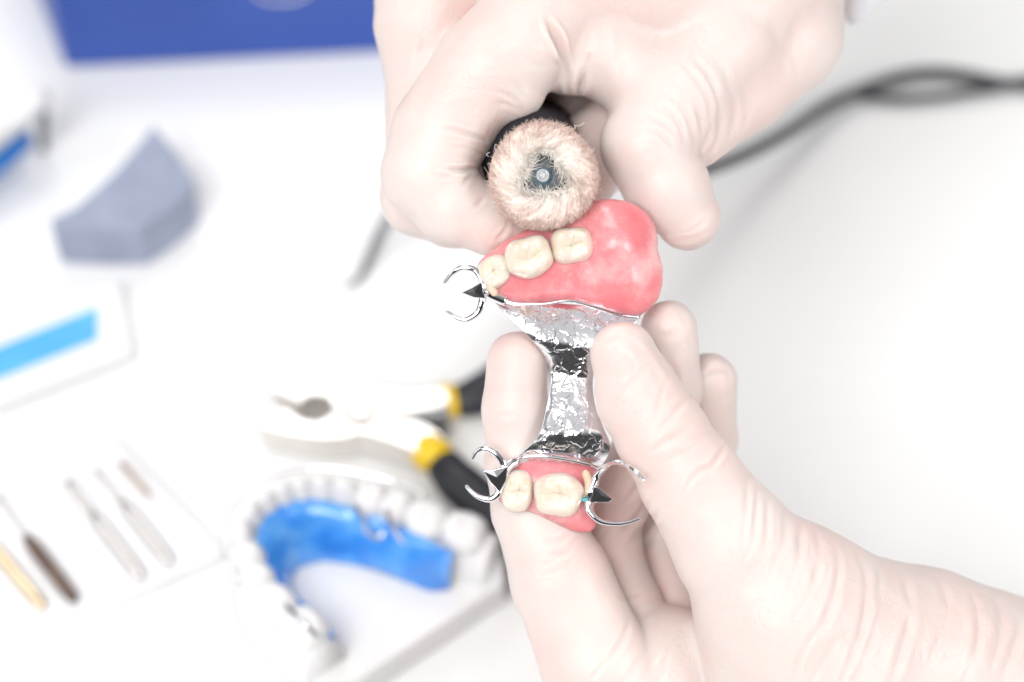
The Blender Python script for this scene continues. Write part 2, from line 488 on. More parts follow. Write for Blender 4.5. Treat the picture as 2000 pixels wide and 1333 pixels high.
HS = .043
low_groups = [
    # index finger behind the left edge of the plate
    (ch((1010, 706, -.62, .60), (1006, 800, -.75, .64), (1016, 900, -.9, .70), (1040, 1000, -1.0, .80), (1095, 1130, -.95, 1.0), (1165, 1290, -1.0, 1.1), (1250, 1440, -1.3, 1.35)), .12),
    # middle finger
    (ch((1306, 642, -1.25, .58), (1306, 760, -1.6, .66), (1262, 890, -2.1, .70), (1185, 1000, -2.3, .74), (1180, 1090, -2.2, .78), (1215, 1190, -2.1, .82), (1260, 1320, -2.0, 1.0)), .08),
    # ring finger
    (ch((1386, 745, -2.2, .56), (1375, 860, -2.7, .66), (1320, 990, -3.4, .72), (1275, 1070, -3.6, .8), (1300, 1170, -3.2, .85), (1330, 1300, -2.4, 1.0)), .08),
    # little finger, folded behind the thumb
    (ch((1400, 960, -3.9, .5), (1410, 1050, -4.4, .58), (1390, 1150, -4.2, .68), (1420, 1300, -3.2, .95)), .08),
    # palm
    (ch((1300, 1330, -1.75, 1.55), (1430, 1420, -2.2, 1.9), (1250, 1480, -2.0, 1.6)), .10),
    (ch((1430, 1420, -2.4, 1.9), (1750, 1480, -3.0, 2.2), (2250, 1600, -4.5, 2.6)), .35),
    # thumb with the ball of the thumb and the wrist
    (ch((1216, 694, .30, .64), (1246, 775, .42, .82), (1295, 853, .5, .87), (1351, 938, .48, .96), (1435, 1068, .25, 1.22), (1540, 1200, -.25, 1.72), (1590, 1370, -.8, 2.3)), .12),
    (ch((1540, 1200, -.3, 1.72), (1660, 1262, -.9, 1.85), (1800, 1300, -1.6, 1.95), (2150, 1440, -3.6, 2.3), (2500, 1580, -5.5, 2.7)), .5),
]
low_lines = [
    ([(1166, 668), (1192, 645), (1222, 634)], 8, -.022), ([(1218, 636), (1252, 672), (1290, 722), (1318, 768)], 8, -.022), ([(1186, 690), (1222, 700), (1240, 742)], 9, .022),
    ([(1205, 790), (1240, 745), (1262, 708), (1284, 704)], 6, -.022), ([(1226, 800), (1262, 760), (1290, 738)], 5, .022), ([(1170, 720), (1180, 770), (1200, 815)], 7, .012),
    ([(1300, 690), (1322, 735), (1330, 760)], 6, .016), ([(1262, 620), (1275, 600), (1300, 596)], 6, -.014), ([(1322, 600), (1342, 640), (1350, 690)], 6, .014), ([(1412, 700), (1425, 745), (1428, 800)], 6, .014),
    ([(1191, 763), (1230, 742), (1265, 712)], 7, .030), ([(1278, 815), (1298, 752), (1320, 722)], 6, .022), ([(1240, 668), (1275, 705), (1292, 760)], 7, .02),
    ([(1180, 700), (1215, 672), (1250, 690)], 7, .016), ([(1272, 854), (1310, 812), (1350, 772)], 7, .034), ([(1258, 890), (1320, 850), (1385, 808)], 7, .032),
    ([(1294, 903), (1340, 880), (1390, 842)], 6, .024), ([(1330, 972), (1362, 922), (1394, 905), (1420, 860)], 6, .045), ([(1235, 905), (1262, 915), (1290, 925)], 5, .015),
    ([(1380, 930), (1415, 905), (1445, 880)], 6, .014),
    ([(1460, 925), (1458, 1000), (1448, 1095)], 6, .030), ([(1480, 946), (1474, 1030), (1454, 1102)], 6, .034), ([(1500, 968), (1497, 1050), (1478, 1110)], 6, .03),
    ([(1532, 990), (1530, 1060), (1500, 1128)], 7, .036), ([(1564, 1014), (1560, 1090), (1532, 1170)], 7, .034), ([(1592, 1026), (1600, 1080), (1584, 1152), (1546, 1215)], 7, .036),
    ([(1632, 1050), (1638, 1120), (1614, 1205), (1562, 1280), (1540, 1345)], 8, .048), ([(1672, 1070), (1692, 1140), (1680, 1240), (1636, 1345)], 8, .044),
    ([(1710, 1085), (1720, 1160), (1706, 1235), (1660, 1345)], 8, .036), ([(1762, 1110), (1776, 1210), (1736, 1345)], 9, .04), ([(1830, 1120), (1850, 1200), (1800, 1320)], 8, .022),
    ([(1892, 1140), (1914, 1232), (1880, 1345)], 9, .05), ([(1940, 1150), (1956, 1220), (1936, 1310)], 9, .042), ([(1992, 1170), (1986, 1240), (1956, 1330)], 9, .048),
    ([(1640, 1240), (1590, 1320), (1575, 1360)], 7, .02), ([(1510, 1180), (1480, 1240), (1440, 1290)], 8, .012),
    ([(1055, 1122), (1105, 1100), (1152, 1052)], 6, .045), ([(1075, 1080), (1105, 1068), (1135, 1045)], 7, .05), ([(1060, 1055), (1090, 1050), (1120, 1035)], 6, .02),
    ([(1232, 1205), (1214, 1252), (1180, 1296), (1150, 1330)], 6, .05), ([(1270, 1258), (1240, 1300), (1210, 1345)], 7, .035), ([(1310, 1262), (1290, 1310), (1270, 1345)], 7, .025),
    ([(1148, 1066), (1175, 1046), (1205, 1028)], 5, .04), ([(1190, 1150), (1222, 1168), (1262, 1158)], 5, .03),
    ([(1205, 1050), (1240, 1015), (1280, 960)], 6, .03), ([(1225, 1070), (1262, 1030), (1295, 985)], 6, .03), ([(1245, 1090), (1280, 1050), (1305, 1010)], 6, .025), ([(1205, 1000), (1235, 965), (1262, 925)], 6, .03),
    ([(1270, 640), (1300, 655), (1345, 640)], 7, .018), ([(1290, 700), (1330, 690), (1360, 700)], 7, .018), ([(1375, 735), (1400, 720), (1432, 730)], 7, .03), ([(1395, 790), (1420, 775), (1440, 770)], 7, .018),
    ([(960, 800), (990, 812), (1030, 800)], 7, .010), ([(960, 905), (1000, 915), (1050, 900)], 7, .014), ([(990, 700), (1010, 690), (1040, 702)], 8, .012),
]
for k in range(26):     # short, faint pulls of the rubber
    x = random.uniform(1380, 1950); y = 1000 + (x - 1450) * .42 + random.uniform(40, 240); l = random.uniform(25, 60); a = random.uniform(1.4, 2.2)
    low_lines.append(([(x, y), (x + l * math.cos(a) * .5 + 4, y + l * .5), (x + l * math.cos(a), y + l * math.sin(a))], random.uniform(4, 7), random.uniform(.006, .014)))
Vh, Qh = hand_mesh(low_groups, (-1.0, -13, -8.5), (16.5, 1.4, 2.6), HS, low_lines, 11)
low = mesh('gloved_hand', to_world(Vh), Qh, LATEX)
tag(low, 'lower hand in white latex glove, pinching the metal plate of the denture', 'hand')

up_groups = [
    # index finger bent round the handpiece
    (ch((1085, -20, -1.5, 1.25), (1040, 50, -1.3, 1.12), (948, 138, -1.1, 1.03), (862, 258, -.98, .96), (834, 340, -.95, .91), (882, 401, -.9, .75), (958, 433, -1.0, .66), (1030, 452, -1.3, .60)), .14),
    (ch((1020, 105, -1.05, .92), (1006, 176, -1.0, .62)), .3),
    (ch((1075, 90, -1.6, .8), (1112, 116, -1.55, .74)), .25),
    # middle finger behind it
    (ch((860, -60, -2.8, 1.3), (845, 50, -2.7, 1.18), (850, 200, -2.6, 1.0), (822, 385, -2.4, .80), (880, 425, -2.2, .60), (960, 440, -2.3, .55), (1040, 440, -2.6, .55)), .10),
    # ring and little finger folded below
    (ch((930, -80, -4.2, 1.2), (930, 120, -4.4, .95), (910, 300, -4.3, .78), (960, 380, -4.1, .66), (1060, 400, -4.2, .58)), .10),
    (ch((1010, -80, -5.5, 1.1), (1010, 100, -5.9, .85), (1000, 260, -5.8, .68), (1060, 330, -5.6, .58), (1150, 350, -5.5, .5)), .10),
    # back of the hand
    (ch((860, -60, -3.0, 1.3), (1100, -120, -3.2, 1.9), (1300, -160, -3.6, 2.3), (1700, -520, -6.0, 2.6), (2000, -900, -8.0, 3.0)), .5),
    (ch((1085, -30, -1.7, 1.25), (1270, -60, -1.9, 1.6), (1450, -60, -2.6, 1.8)), .35),
    (ch((1160, 60, -1.75, .95), (1180, 95, -1.75, .98), (1265, 160, -1.6, .95)), .22),
    # palm behind the handpiece
    (ch((1150, -20, -4.0, 1.6), (1230, 120, -4.4, 1.4), (1320, 150, -4.0, 1.2)), .3),
    (ch((1150, 330, -4.4, .75), (1260, 230, -4.2, 1.0)), .2),
    (ch((1135, 345, -2.9, .75), (1160, 280, -2.9, .72), (1235, 230, -3.2, .98)), .2),
    (ch((1120, 160, -3.9, .8), (1160, 270, -3.6, .7)), .2),
    # ball of the thumb
    (ch((1535, -100, -3.4, 1.3), (1530, 70, -3.0, 1.22), (1448, 165, -2.5, 1.0), (1350, 248, -1.9, .86)), .35),
    # thumb
    (ch((1440, -40, -2.6, 1.7), (1400, 80, -2.0, 1.25), (1330, 175, -1.45, 1.0), (1262, 285, -1.15, .90), (1304, 366, -1.2, .84), (1343, 424, -1.3, .655)), .30),
]
up_lines = [
    ([(935, 174), (982, 181), (1012, 202), (1022, 225)], 5, .034), ([(965, 200), (995, 206), (1018, 222)], 5, .024), ([(985, 222), (1005, 226), (1018, 236)], 4, .02),
    ([(862, 248), (915, 262), (958, 276)], 5, .034), ([(885, 285), (920, 292), (950, 304)], 5, .034), ([(878, 268), (915, 276), (950, 290)], 5, .018),
    ([(1066, 35), (1092, 88), (1107, 132), (1114, 200)], 7, .15), ([(1150, 110), (1140, 150), (1124, 195)], 7, .09), ([(1005, 160), (1018, 186), (1028, 222)], 7, .022),
    ([(1040, 150), (1062, 190), (1070, 225)], 8, .016), ([(1020, 110), (1045, 128), (1075, 128)], 8, .01),
    ([(872, 328), (900, 332), (935, 330)], 5, .08), ([(846, 340), (872, 346), (892, 337)], 5, .028), ([(886, 368), (904, 358), (922, 340)], 5, .03), ([(862, 362), (885, 356), (905, 343)], 5, .016),
    ([(898, 412), (930, 402), (956, 372)], 5, .04), ([(968, 470), (985, 452), (994, 430)], 5, .04), ([(950, 474), (966, 455), (976, 432)], 5, .018),
    ([(1345, 100), (1385, 150), (1405, 210), (1402, 270), (1372, 328)], 7, .042), ([(1325, 118), (1363, 161), (1387, 212), (1383, 265), (1362, 312)], 6, .032), ([(1310, 150), (1350, 190), (1370, 240), (1366, 300)], 6, .026),
    ([(1303, 180), (1338, 222), (1355, 270), (1350, 306)], 6, .028), ([(1286, 195), (1324, 240), (1340, 290)], 6, .028), ([(1258, 221), (1308, 252), (1333, 296)], 6, .026), ([(1240, 252), (1290, 262), (1325, 300)], 6, .02),
    ([(1225, 275), (1275, 278), (1310, 300)], 6, .014), ([(1430, 180), (1436, 225), (1424, 275)], 7, .022), ([(1452, 170), (1462, 215), (1450, 255)], 7, .014), ([(1360, 90), (1410, 130), (1428, 190)], 7, .014),
    ([(1330, 455), (1355, 448), (1385, 425)], 5, .018), ([(1318, 470), (1350, 466), (1385, 448)], 5, .012),
    ([(1170, 30), (1180, 90), (1176, 150)], 9, .014), ([(1205, 30), (1212, 90), (1206, 160)], 9, .012), ([(1250, 60), (1262, 110), (1250, 160)], 9, .010),
    ([(905, 20), (862, 90), (818, 165), (772, 262)], 12, -.03), ([(800, 40), (795, 120), (780, 210)], 10, .016), ([(832, 30), (822, 110), (802, 170)], 10, .016),
    ([(1560, 20), (1550, 80), (1560, 150)], 12, .03), ([(1500, 30), (1530, 90), (1540, 160)], 10, .02),
]
for k in range(18):
    x = random.uniform(1240, 1420); y = random.uniform(60, 330); a = math.atan2(y - 330, x - 1180) + math.pi / 2; l = random.uniform(15, 40)
    up_lines.append(([(x, y), (x + l * math.cos(a) * .5 + 2, y + l * .5 * math.sin(a)), (x + l * math.cos(a), y + l * math.sin(a))], random.uniform(4, 6), random.uniform(.005, .012)))
Vh, Qh = hand_mesh(up_groups, (-3.8, 1.2, -12), (11., 12., .6), HS, up_lines, 23)
uph = mesh('gloved_hand', to_world(Vh), Qh, LATEX)
tag(uph, 'hand in white latex glove curled round the black polishing handpiece, knuckles at the top', 'hand')
p = smooth_path([to_world(L(*q)) for q in ((1668, 30, -6.5), (1700, -60, -6.8), (1800, -230, -7.5))], 6)
v, f_ = tube(p, np.linspace(.26, 1.2, len(p)), 20)
mesh('coat_sleeve', v, f_, COAT, uph)

# ------------------------------------------------------------------ denture
den = empty('partial_denture', to_world(L(1110, 720, -.6)), 'partial denture of pink acrylic and shiny metal with five molars and wire clasps', 'denture')

def pillow(outline, dx, cfun, hfun, zb, hmax, h=.035, noise_amp=.012, seed=3):
    """rounded solid over an outline (px). Height follows the square root of a Poisson solution, so the rim is round."""
    P = smooth_path([np.array([*L(x, y, 0)[:2], 0]) for x, y in outline], 6, True)[:, :2]
    lo = P.min(0) - .2; hi = P.max(0) + .2
    nx, ny = (np.ceil((hi - lo) / dx)).astype(int) + 1
    gx = lo[0] + np.arange(nx) * dx; gy = lo[1] + np.arange(ny) * dx
    X, Y = np.meshgrid(gx, gy, indexing='ij')
    ins = np.zeros(X.shape, bool); dist = np.full(X.shape, 1e9)
    for i in range(len(P)):
        a = P[i]; b = P[(i + 1) % len(P)]
        c = ((a[1] > Y) != (b[1] > Y)) & (X < (b[0] - a[0]) * (Y - a[1]) / (b[1] - a[1] + 1e-12) + a[0])
        ins ^= c
        ba = b - a; t = np.clip(((X - a[0]) * ba[0] + (Y - a[1]) * ba[1]) / (ba @ ba + 1e-12), 0, 1)
        dist = np.minimum(dist, np.hypot(X - a[0] - t * ba[0], Y - a[1] - t * ba[1]))
    u = np.where(ins, dist, 0.)
    for _ in range(900):
        u[1:-1, 1:-1] = np.where(ins[1:-1, 1:-1], .25 * (u[2:, 1:-1] + u[:-2, 1:-1] + u[1:-1, 2:] + u[1:-1, :-2] + dx * dx * 3.), 0)
    u = u / u.max()
    u = np.where(ins, u, -dist * .8)
    def samp(A, x, y):
        fx = np.clip((x - lo[0]) / dx, 0, nx - 1.001); fy = np.clip((y - lo[1]) / dx, 0, ny - 1.001)
        i = fx.astype(int); j = fy.astype(int); a = fx - i; b = fy - j
        return A[i, j] * (1 - a) * (1 - b) + A[i + 1, j] * a * (1 - b) + A[i, j + 1] * (1 - a) * b + A[i + 1, j + 1] * a * b
    def height(x, y):
        return cfun(x, y) + np.sqrt(np.clip(samp(u, x, y), 0, 1)) * hfun(x, y)
    def f(Q):
        x, y, z = Q.T
        e = samp(u, x, y)
        zc = cfun(x, y); hf = hfun(x, y)
        dz = z - zc
        s = np.where(dz > 0, hf, zb)
        r = np.sqrt(np.clip(e, 0, 1)) * s
        val = np.where(e > .02, np.abs(dz) - r, np.sqrt(dz * dz + np.clip(-e, 0, 9) ** 2 * 1.5) - .0 - np.sqrt(np.clip(e, 0, 1)) * s)
        F = (dz / s) ** 2 - e
        return F * .45 + vnoise(Q * 2.2, seed) * noise_amp
    V, Q, N = surface_nets(f, (lo[0], lo[1], -1.8), (hi[0], hi[1], hmax), h, 2, 2.)
    V = relax(V, Q, 2, .5); N = vnormals(V, Q)
    if (N * (V - V.mean(0))).sum() < 0: Q = Q[:, ::-1]
    return V, Q, height

def gauss(x, y, px, py, s):
    c = L(px, py, 0); return np.exp(-((x - c[0]) ** 2 + (y - c[1]) ** 2) / s ** 2)

up_out = [(931, 522), (945, 500), (985, 470), (1040, 440), (1100, 414), (1150, 393), (1190, 387), (1236, 394), (1268, 418), (1285, 456), (1288, 490), (1297, 520), (1296, 560), (1286, 588), (1264, 610), (1244, 618), (1205, 611), (1165, 598), (1115, 586), (1060, 590), (1010, 593), (975, 583), (950, 566), (936, 545)]
Vp, Qp, hu = pillow(up_out, .025, lambda x, y: -.45 + 0 * x,
                    lambda x, y: .62 + .28 * gauss(x, y, 1215, 470, .55) + .12 * gauss(x, y, 1020, 500, .5) - .10 * gauss(x, y, 1130, 550, .4) + .10 * gauss(x, y, 1235, 560, .35), .45, 1.2)
base_up = mesh('gum_base', to_world(Vp), Qp, GUM, den); base_up['label'] = 'large pink acrylic saddle under the polishing buff, dusty and mottled'
lo_out = [(1004, 898), (1050, 893), (1110, 898), (1162, 912), (1166, 940), (1158, 975), (1163, 1005), (1166, 1030), (1150, 1044), (1118, 1040), (1080, 1024), (1040, 1010), (1000, 1000), (972, 976), (980, 942), (994, 915)]
Vp, Qp, hl = pillow(lo_out, .02, lambda x, y: -.38 + 0 * x, lambda x, y: .42 + .1 * gauss(x, y, 1100, 1010, .4), .4, .8, h=.03, seed=5)
base_lo = mesh('gum_base', to_world(Vp), Qp, GUM, den); base_lo['label'] = 'small pink acrylic saddle at the lower end'

def tooth(px, py, rx, ry, ang, hgt, w0, cusps, parent, seed):
    """crown seen from its chewing side: lobed outline, cusps, grooves, walls down into the gum"""
    nr, nt = 34, 72
    c = L(px, py, 0)[:2]; ca, sa = math.cos(ang), math.sin(ang)
    r = np.linspace(0, 1, nr)[:, None]; th = np.linspace(0, 2 * math.pi, nt, endpoint=False)[None, :]
    R = 1 / ((np.abs(np.cos(th)) ** 2.5 + np.abs(np.sin(th)) ** 2.5) ** (1 / 2.5))
    R = R * (1 + .035 * np.cos(len(cusps) * th + seed) + .02 * np.cos(3 * th + seed * 2.1))
    rr = r ** .8
    a = rr * R * np.cos(th); b = rr * R * np.sin(th)
    z = .0 * a
    for (cx, cy, ch_, s) in cusps:
        z = z + ch_ * np.exp(-((a - cx) ** 2 + (b - cy) ** 2) / s ** 2)
    groove = .058 * np.exp(-((b + .06 * np.sin(5 * a + seed)) / .055) ** 2) * np.exp(-(a / .62) ** 2)
    groove = groove + .045 * np.exp(-((a + .1 * np.sin(4 * b + seed)) / .06) ** 2) * np.exp(-(b / .7) ** 2)
    if len(cusps) > 2: groove = groove + .018 * np.exp(-((a - .4 + .3 * b) / .06) ** 2) * np.exp(-(b / .5) ** 2)
    z = z * .95 - groove * 1.0 + .012 * np.exp(-((rr * np.ones_like(th) - .80) / .14) ** 2)
    z = z - .05 * np.exp(-(rr * np.ones_like(th) / .45) ** 2)
    edge = np.clip((rr - .50) / .50, 0, 1)
    z = z - (1 - np.sqrt(np.clip(1 - edge ** 2.2, 0, 1))) * .34 * np.ones_like(th)
    pn = np.stack([a * 4 + seed, b * 4, 0 * a + seed], -1)
    z = z + vnoise(pn, seed) * .012
    x = c[0] + (a * rx * ca - b * ry * sa) / 100; y = c[1] + (a * rx * sa + b * ry * ca) / 100
    P = np.stack([x, y, w0 + hgt + z], -1)
    skirt = []
    for k, (sc_, dz) in enumerate(((1.0, -.42), (.96, -.62), (.88, -.85))):
        sx = c[0] + (a[-1] * rx * ca - b[-1] * ry * sa) / 100 * sc_; sy = c[1] + (a[-1] * rx * sa + b[-1] * ry * ca) / 100 * sc_
        skirt.append(np.stack([sx, sy, w0 + hgt + dz + 0 * sx], -1))
    A = np.concatenate([P[1:]] + [s[None] for s in skirt], 0)
    V = np.vstack([P[0, :1], A.reshape(-1, 3)])
    Fs = [(0, 1 + k, 1 + (k + 1) % nt) for k in range(nt)]
    m = A.shape[0]
    for i in range(m - 1):
        for k in range(nt):
            Fs.append((1 + i * nt + k, 1 + (i + 1) * nt + k, 1 + (i + 1) * nt + (k + 1) % nt, 1 + i * nt + (k + 1) % nt))
    Fs.append(tuple(1 + (m - 1) * nt + k for k in range(nt))[::-1])
    return mesh('tooth', to_world(V), Fs, TOOTH, parent)

c4 = [(-.5, -.42, .15, .36), (.5, -.42, .14, .36), (-.48, .45, .17, .36), (.5, .42, .15, .36)]
c5 = [(-.55, -.4, .14, .33), (.1, -.5, .13, .3), (.62, -.3, .11, .3), (-.45, .45, .16, .36), (.45, .45, .15, .36)]
c2 = [(0, -.45, .13, .42), (0, .45, .17, .45)]
hh = lambda fn, px, py: float(fn(*[np.array([q]) for q in L(px, py, 0)[:2]])[0])
tooth(966, 531, 31, 37, math.radians(-60), .25, hh(hu, 968, 530), c2, base_up, 1)
tooth(1033, 503, 48, 41, math.radians(16), .28, hh(hu, 1033, 503), c5, base_up, 2)
tooth(1117, 480, 43, 37, math.radians(6), .24, hh(hu, 1117, 480), c4, base_up, 3)
tooth(1011, 960, 32, 41, math.radians(-4), .27, hh(hl, 1012, 960), c2, base_lo, 4)
tooth(1090, 966, 49, 43, math.radians(-6), .28, hh(hl, 1090, 966), c5, base_lo, 5)

# the metal strap
Ledge = smooth_path([(948, 570, 0), (985, 612, 0), (1030, 655, 0), (1066, 700, 0), (1076, 740, 0), (1066, 800, 0), (1052, 850, 0), (1020, 885, 0), (985, 918, 0)], 12)
Redge = smooth_path([(1262, 598, 0), (1240, 632, 0), (1205, 665, 0), (1172, 700, 0), (1158, 740, 0), (1162, 790, 0), (1176, 830, 0), (1192, 878, 0), (1166, 926, 0)], 12)
n1, n2 = 230, 110
def resamp(P, n):
    s = np.r_[0, np.cumsum(np.linalg.norm(np.diff(P, axis=0), axis=1))]; t = np.linspace(0, s[-1], n)
    return np.stack([np.interp(t, s, P[:, i]) for i in range(P.shape[1])], 1)
Le = resamp(Ledge, n1); Re = resamp(Redge, n1)
tt = np.linspace(0, 1, n1)[:, None]; ss = np.linspace(0, 1, n2)[None, :]
PX = Le[:, :1] * (1 - ss) + Re[:, :1] * ss; PY = Le[:, 1:2] * (1 - ss) + Re[:, 1:2] * ss
PY = PY + 10 * np.sin(np.pi * ss) * np.clip(1 - tt * 3, 0, 1)
keys = [(0, -.36), (.1, -.21), (.2, -.10), (.30, -.05), (.38, -.12), (.46, -.22), (.50, -.23), (.62, -.10), (.74, .04), (.80, .04), (.88, -.06), (.95, -.20), (1, -.38)]
kz = smooth_path([(a, b, 0) for a, b in keys], 10)
Wz = np.interp(tt, kz[:, 0], kz[:, 1])
WZ = Wz - np.where(ss < .5, .06, .05) * np.abs(2 * ss - 1) ** 4 + 0 * tt
edge = np.minimum(np.minimum(ss, 1 - ss) / .14, 1) * np.ones_like(tt)
edge = edge * np.clip(np.minimum(tt / .04, (1 - tt) / .06), 0, 1)
edge = edge ** 2 * (3 - 2 * edge)
Pn = np.stack([PX / 100, PY / 100, WZ], -1)
def rid(k, s):
    a = s * 1.7; c_, s_ = math.cos(a), math.sin(a)
    Q = Pn @ np.array([[c_, -s_, .2], [s_, c_, .3], [.1, -.2, 1.]])
    Q = Q + .22 / k * 3 * np.stack([vnoise(Q * k * .6, s + 20), vnoise(Q * k * .6, s + 21), vnoise(Q * k * .6, s + 22)], -1)
    return 1 - (np.abs(vnoise(Q * np.array([k * .8, k * 1.2, k]), s)) * 2) ** .8
WZ = WZ + edge * (.010 * rid(2.8, 3) + .005 * rid(6, 7) + .0008 * rid(13, 9) + .03 * vnoise((Pn @ np.array([[.8, -.6, 0], [.6, .8, 0], [0, 0, 1]])) * 2.2, 4))
P3 = np.stack([(PX - 1000) * (D - WZ) / D / 100, (666.5 - PY) * (D - WZ) / D / 100, WZ], -1)
back = P3.copy(); back[..., 2] -= .07
V = np.vstack([P3.reshape(-1, 3), back.reshape(-1, 3)]); off = n1 * n2
I = np.arange(n1 * n2).reshape(n1, n2)
q1 = np.stack([I[:-1, :-1], I[1:, :-1], I[1:, 1:], I[:-1, 1:]], -1).reshape(-1, 4)
q2 = q1[:, ::-1] + off
rim = []
bd = list(I[0, :]) + list(I[1:, -1]) + list(I[-1, -2::-1]) + list(I[-2:0:-1, 0])
for i in range(len(bd)):
    a, b = bd[i], bd[(i + 1) % len(bd)]; rim.append((a, b, b + off, a + off))
Qm = np.vstack([q1, q2, np.array(rim)])
plate = mesh('metal_plate', to_world(V), Qm, FOIL, den)
at_ = plate.data.attributes.new('foil', 'FLOAT', 'POINT')
ed = edge ** 1.0
at_.data.foreach_set('value', np.concatenate([ed.ravel(), ed.ravel()]).astype(np.float32))
# bright rolled rims where metal meets acrylic
for pts in (((952, 568, -.1), (1000, 592, .0), (1060, 594, .08), (1112, 588, .10), (1160, 600, .08), (1205, 614, -.02), (1248, 620, -.15)),
            ((1000, 903, -.14), (1025, 893, -.02), (1065, 893, .0), (1110, 899, .0), (1150, 908, -.03), (1166, 914, -.1))):
    pth = smooth_path([to_world(L(*q)) for q in pts], 8)
    rr = .035 * (1 + .35 * vnoise(pth * 3, 8))
    v, f_ = tube(pth, rr, 10)
    mesh('metal_rim', v, f_, CHROME, den)

def arm(pts, r0, r1, parent, name='clasp_arm', flat=.7):
    pth = smooth_path([to_world(L(*q)) for q in pts], 8)
    t = np.linspace(0, 1, len(pth))
    v, f_ = tube(pth, r0 + (r1 - r0) * t ** .8, 14, flat, -F_)
    return v, f_

def clasp(stem, up, down, rest, label):
    v, f_ = join([arm(stem, .105, .10, den), arm([up[0], tuple((np.array(up[0]) + np.array(down[0])) / 2 + np.array([0, 0, .03])), down[0]], .12, .12, den), arm(up, .092, .036, den), arm(down, .085, .034, den)])
    o = mesh('clasp', v, f_, CHROME, den); o['label'] = label
    # rest: three-cornered faceted plate
    pts = [np.array(L(*q)) for q in rest]
    c = sum(pts) / len(pts)
    top = [p + (c - p) * .10 + np.array([0, 0, .045 + .28 * (p[1] - c[1])]) for p in pts]; mid = c + np.array([0, 0, .035])
    bot = [p + np.array([0, 0, -.09]) for p in pts]; n = len(pts)
    V = np.array(top + pts + bot + [mid]); Fs = []
    for i in range(n):
        j = (i + 1) % n
        Fs += [(i, j, 3 * n), (n + i, n + j, j, i), (2 * n + i, 2 * n + j, n + j, n + i)]
    Fs.append(tuple(2 * n + i for i in range(n))[::-1])
    if np.cross(pts[1] - pts[0], pts[2] - pts[0])[2] < 0: Fs = [f[::-1] for f in Fs]
    r = mesh('occlusal_rest', to_world(V), Fs, CHROME, o, smooth=False); bevel(r, .03, 4)
clasp([(985, 588, -.05), (962, 578, .0), (942, 568, .05)], [(944, 574, .05), (941, 550, .08), (928, 529, .1), (904, 523, .1), (884, 534, .05), (868, 553, -.05)],
      [(944, 566, .05), (941, 590, .05), (932, 612, .02), (910, 625, 0), (890, 620, -.03), (873, 609, -.08)],
      [(900, 573, .14), (922, 562, .16), (942, 550, .15), (948, 584, .15), (926, 582, .16)], 'double armed clasp at the upper left')
clasp([(1008, 902, -.05), (996, 908, .02), (985, 920, .08)], [(986, 925, .08), (982, 905, .1), (968, 886, .12), (948, 877, .1), (931, 883, .05), (922, 897, 0)],
      [(975, 950, .05), (972, 966, .06), (956, 976, .06), (935, 971, .02), (921, 961, 0), (911, 950, -.04)],
      [(941, 919, .18), (964, 917, .2), (994, 908, .18), (990, 940, .17), (976, 966, .15), (958, 944, .16)], 'double armed clasp left of the small saddle')
clasp([(1150, 990, -.05), (1153, 968, .0), (1160, 944, .06)], [(1158, 950, .06), (1168, 926, .1), (1190, 908, .35), (1212, 905, .85), (1236, 917, 1.3), (1257, 938, 1.5)],
      [(1148, 976, .0), (1150, 996, .04), (1168, 1016, .06), (1192, 1023, .06), (1222, 1022, .05), (1252, 1012, .02)],
      [(1152, 982, .16), (1158, 948, .18), (1170, 952, .18), (1198, 975, .19), (1190, 982, .18)], 'double armed clasp right of the small saddle')
for pts in (((948, 545, .0), (956, 560, .05), (966, 574, .02)), ((990, 925, .05), (984, 945, .05), (980, 962, .0)), ((1144, 925, .05), (1150, 945, .05), (1148, 965, .05))):
    v, f_ = tube(smooth_path([to_world(L(*q)) for q in pts], 6), .085, 12); mesh('tooth_coloured_filler', v, f_, FILL, den)
v, f_ = tube([to_world(L(1136, 977, .13)), to_world(L(1140, 977, .15)), to_world(L(1146, 976, .13))], .03, 10); mesh('teal_mark', v, f_, TEAL, den)

# ------------------------------------------------------------------ handpiece with the cotton buff
hp = empty('polishing_handpiece', to_world(L(1060, 343, -1.)), 'black handpiece with a round fluffy cotton polishing buff, held over the pink saddle', 'polisher')
axis_c = np.array([-.10, .06, 1.]); axis_c /= np.linalg.norm(axis_c)      # buff axis, local frame
BC = L(1060, 343, .18)
ea = np.cross([0, 1, 0], axis_c); ea /= np.linalg.norm(ea); eb = np.cross(axis_c, ea)
def bp(r, th, h_):  # buff coordinates -> local
    r = np.asarray(r)[..., None]; th = np.asarray(th)[..., None]; h_ = np.asarray(h_)[..., None]
    return BC + ea * r * np.cos(th) + eb * r * np.sin(th) + axis_c * h_
def rin(th): return .365 + .10 * np.cos(3 * (th - 1.75)) + .03 * np.cos(th - .3) + .02 * np.cos(5 * th + 1) + .012 * np.cos(11 * th)
def prof(u, th):
    """u 0..1 from the hole over the face to the back of the rim -> r,h"""
    kr = np.array([0, .05, .15, .35, .55, .70, .80, .88, .95, 1.0]); r_ = np.array([0, .02, .10, .36, .60, .715, .745, .745, .70, .45]); hz = np.array([-.26, -.10, .02, .08, .10, .03, -.10, -.3, -.42, -.5])
    return rin(th) + np.interp(u, kr, r_) * (1.04 - rin(th)) / .745, np.interp(u, kr, hz)
nu, nt = 90, 260
u = np.linspace(0, 1, nu)[:, None] + 0 * np.zeros((1, nt)); th = np.linspace(0, 2 * np.pi, nt, endpoint=False)[None, :] + 0 * u
r_, h_ = prof(u, th)
sw = th + 1.2 * (r_ - .3)
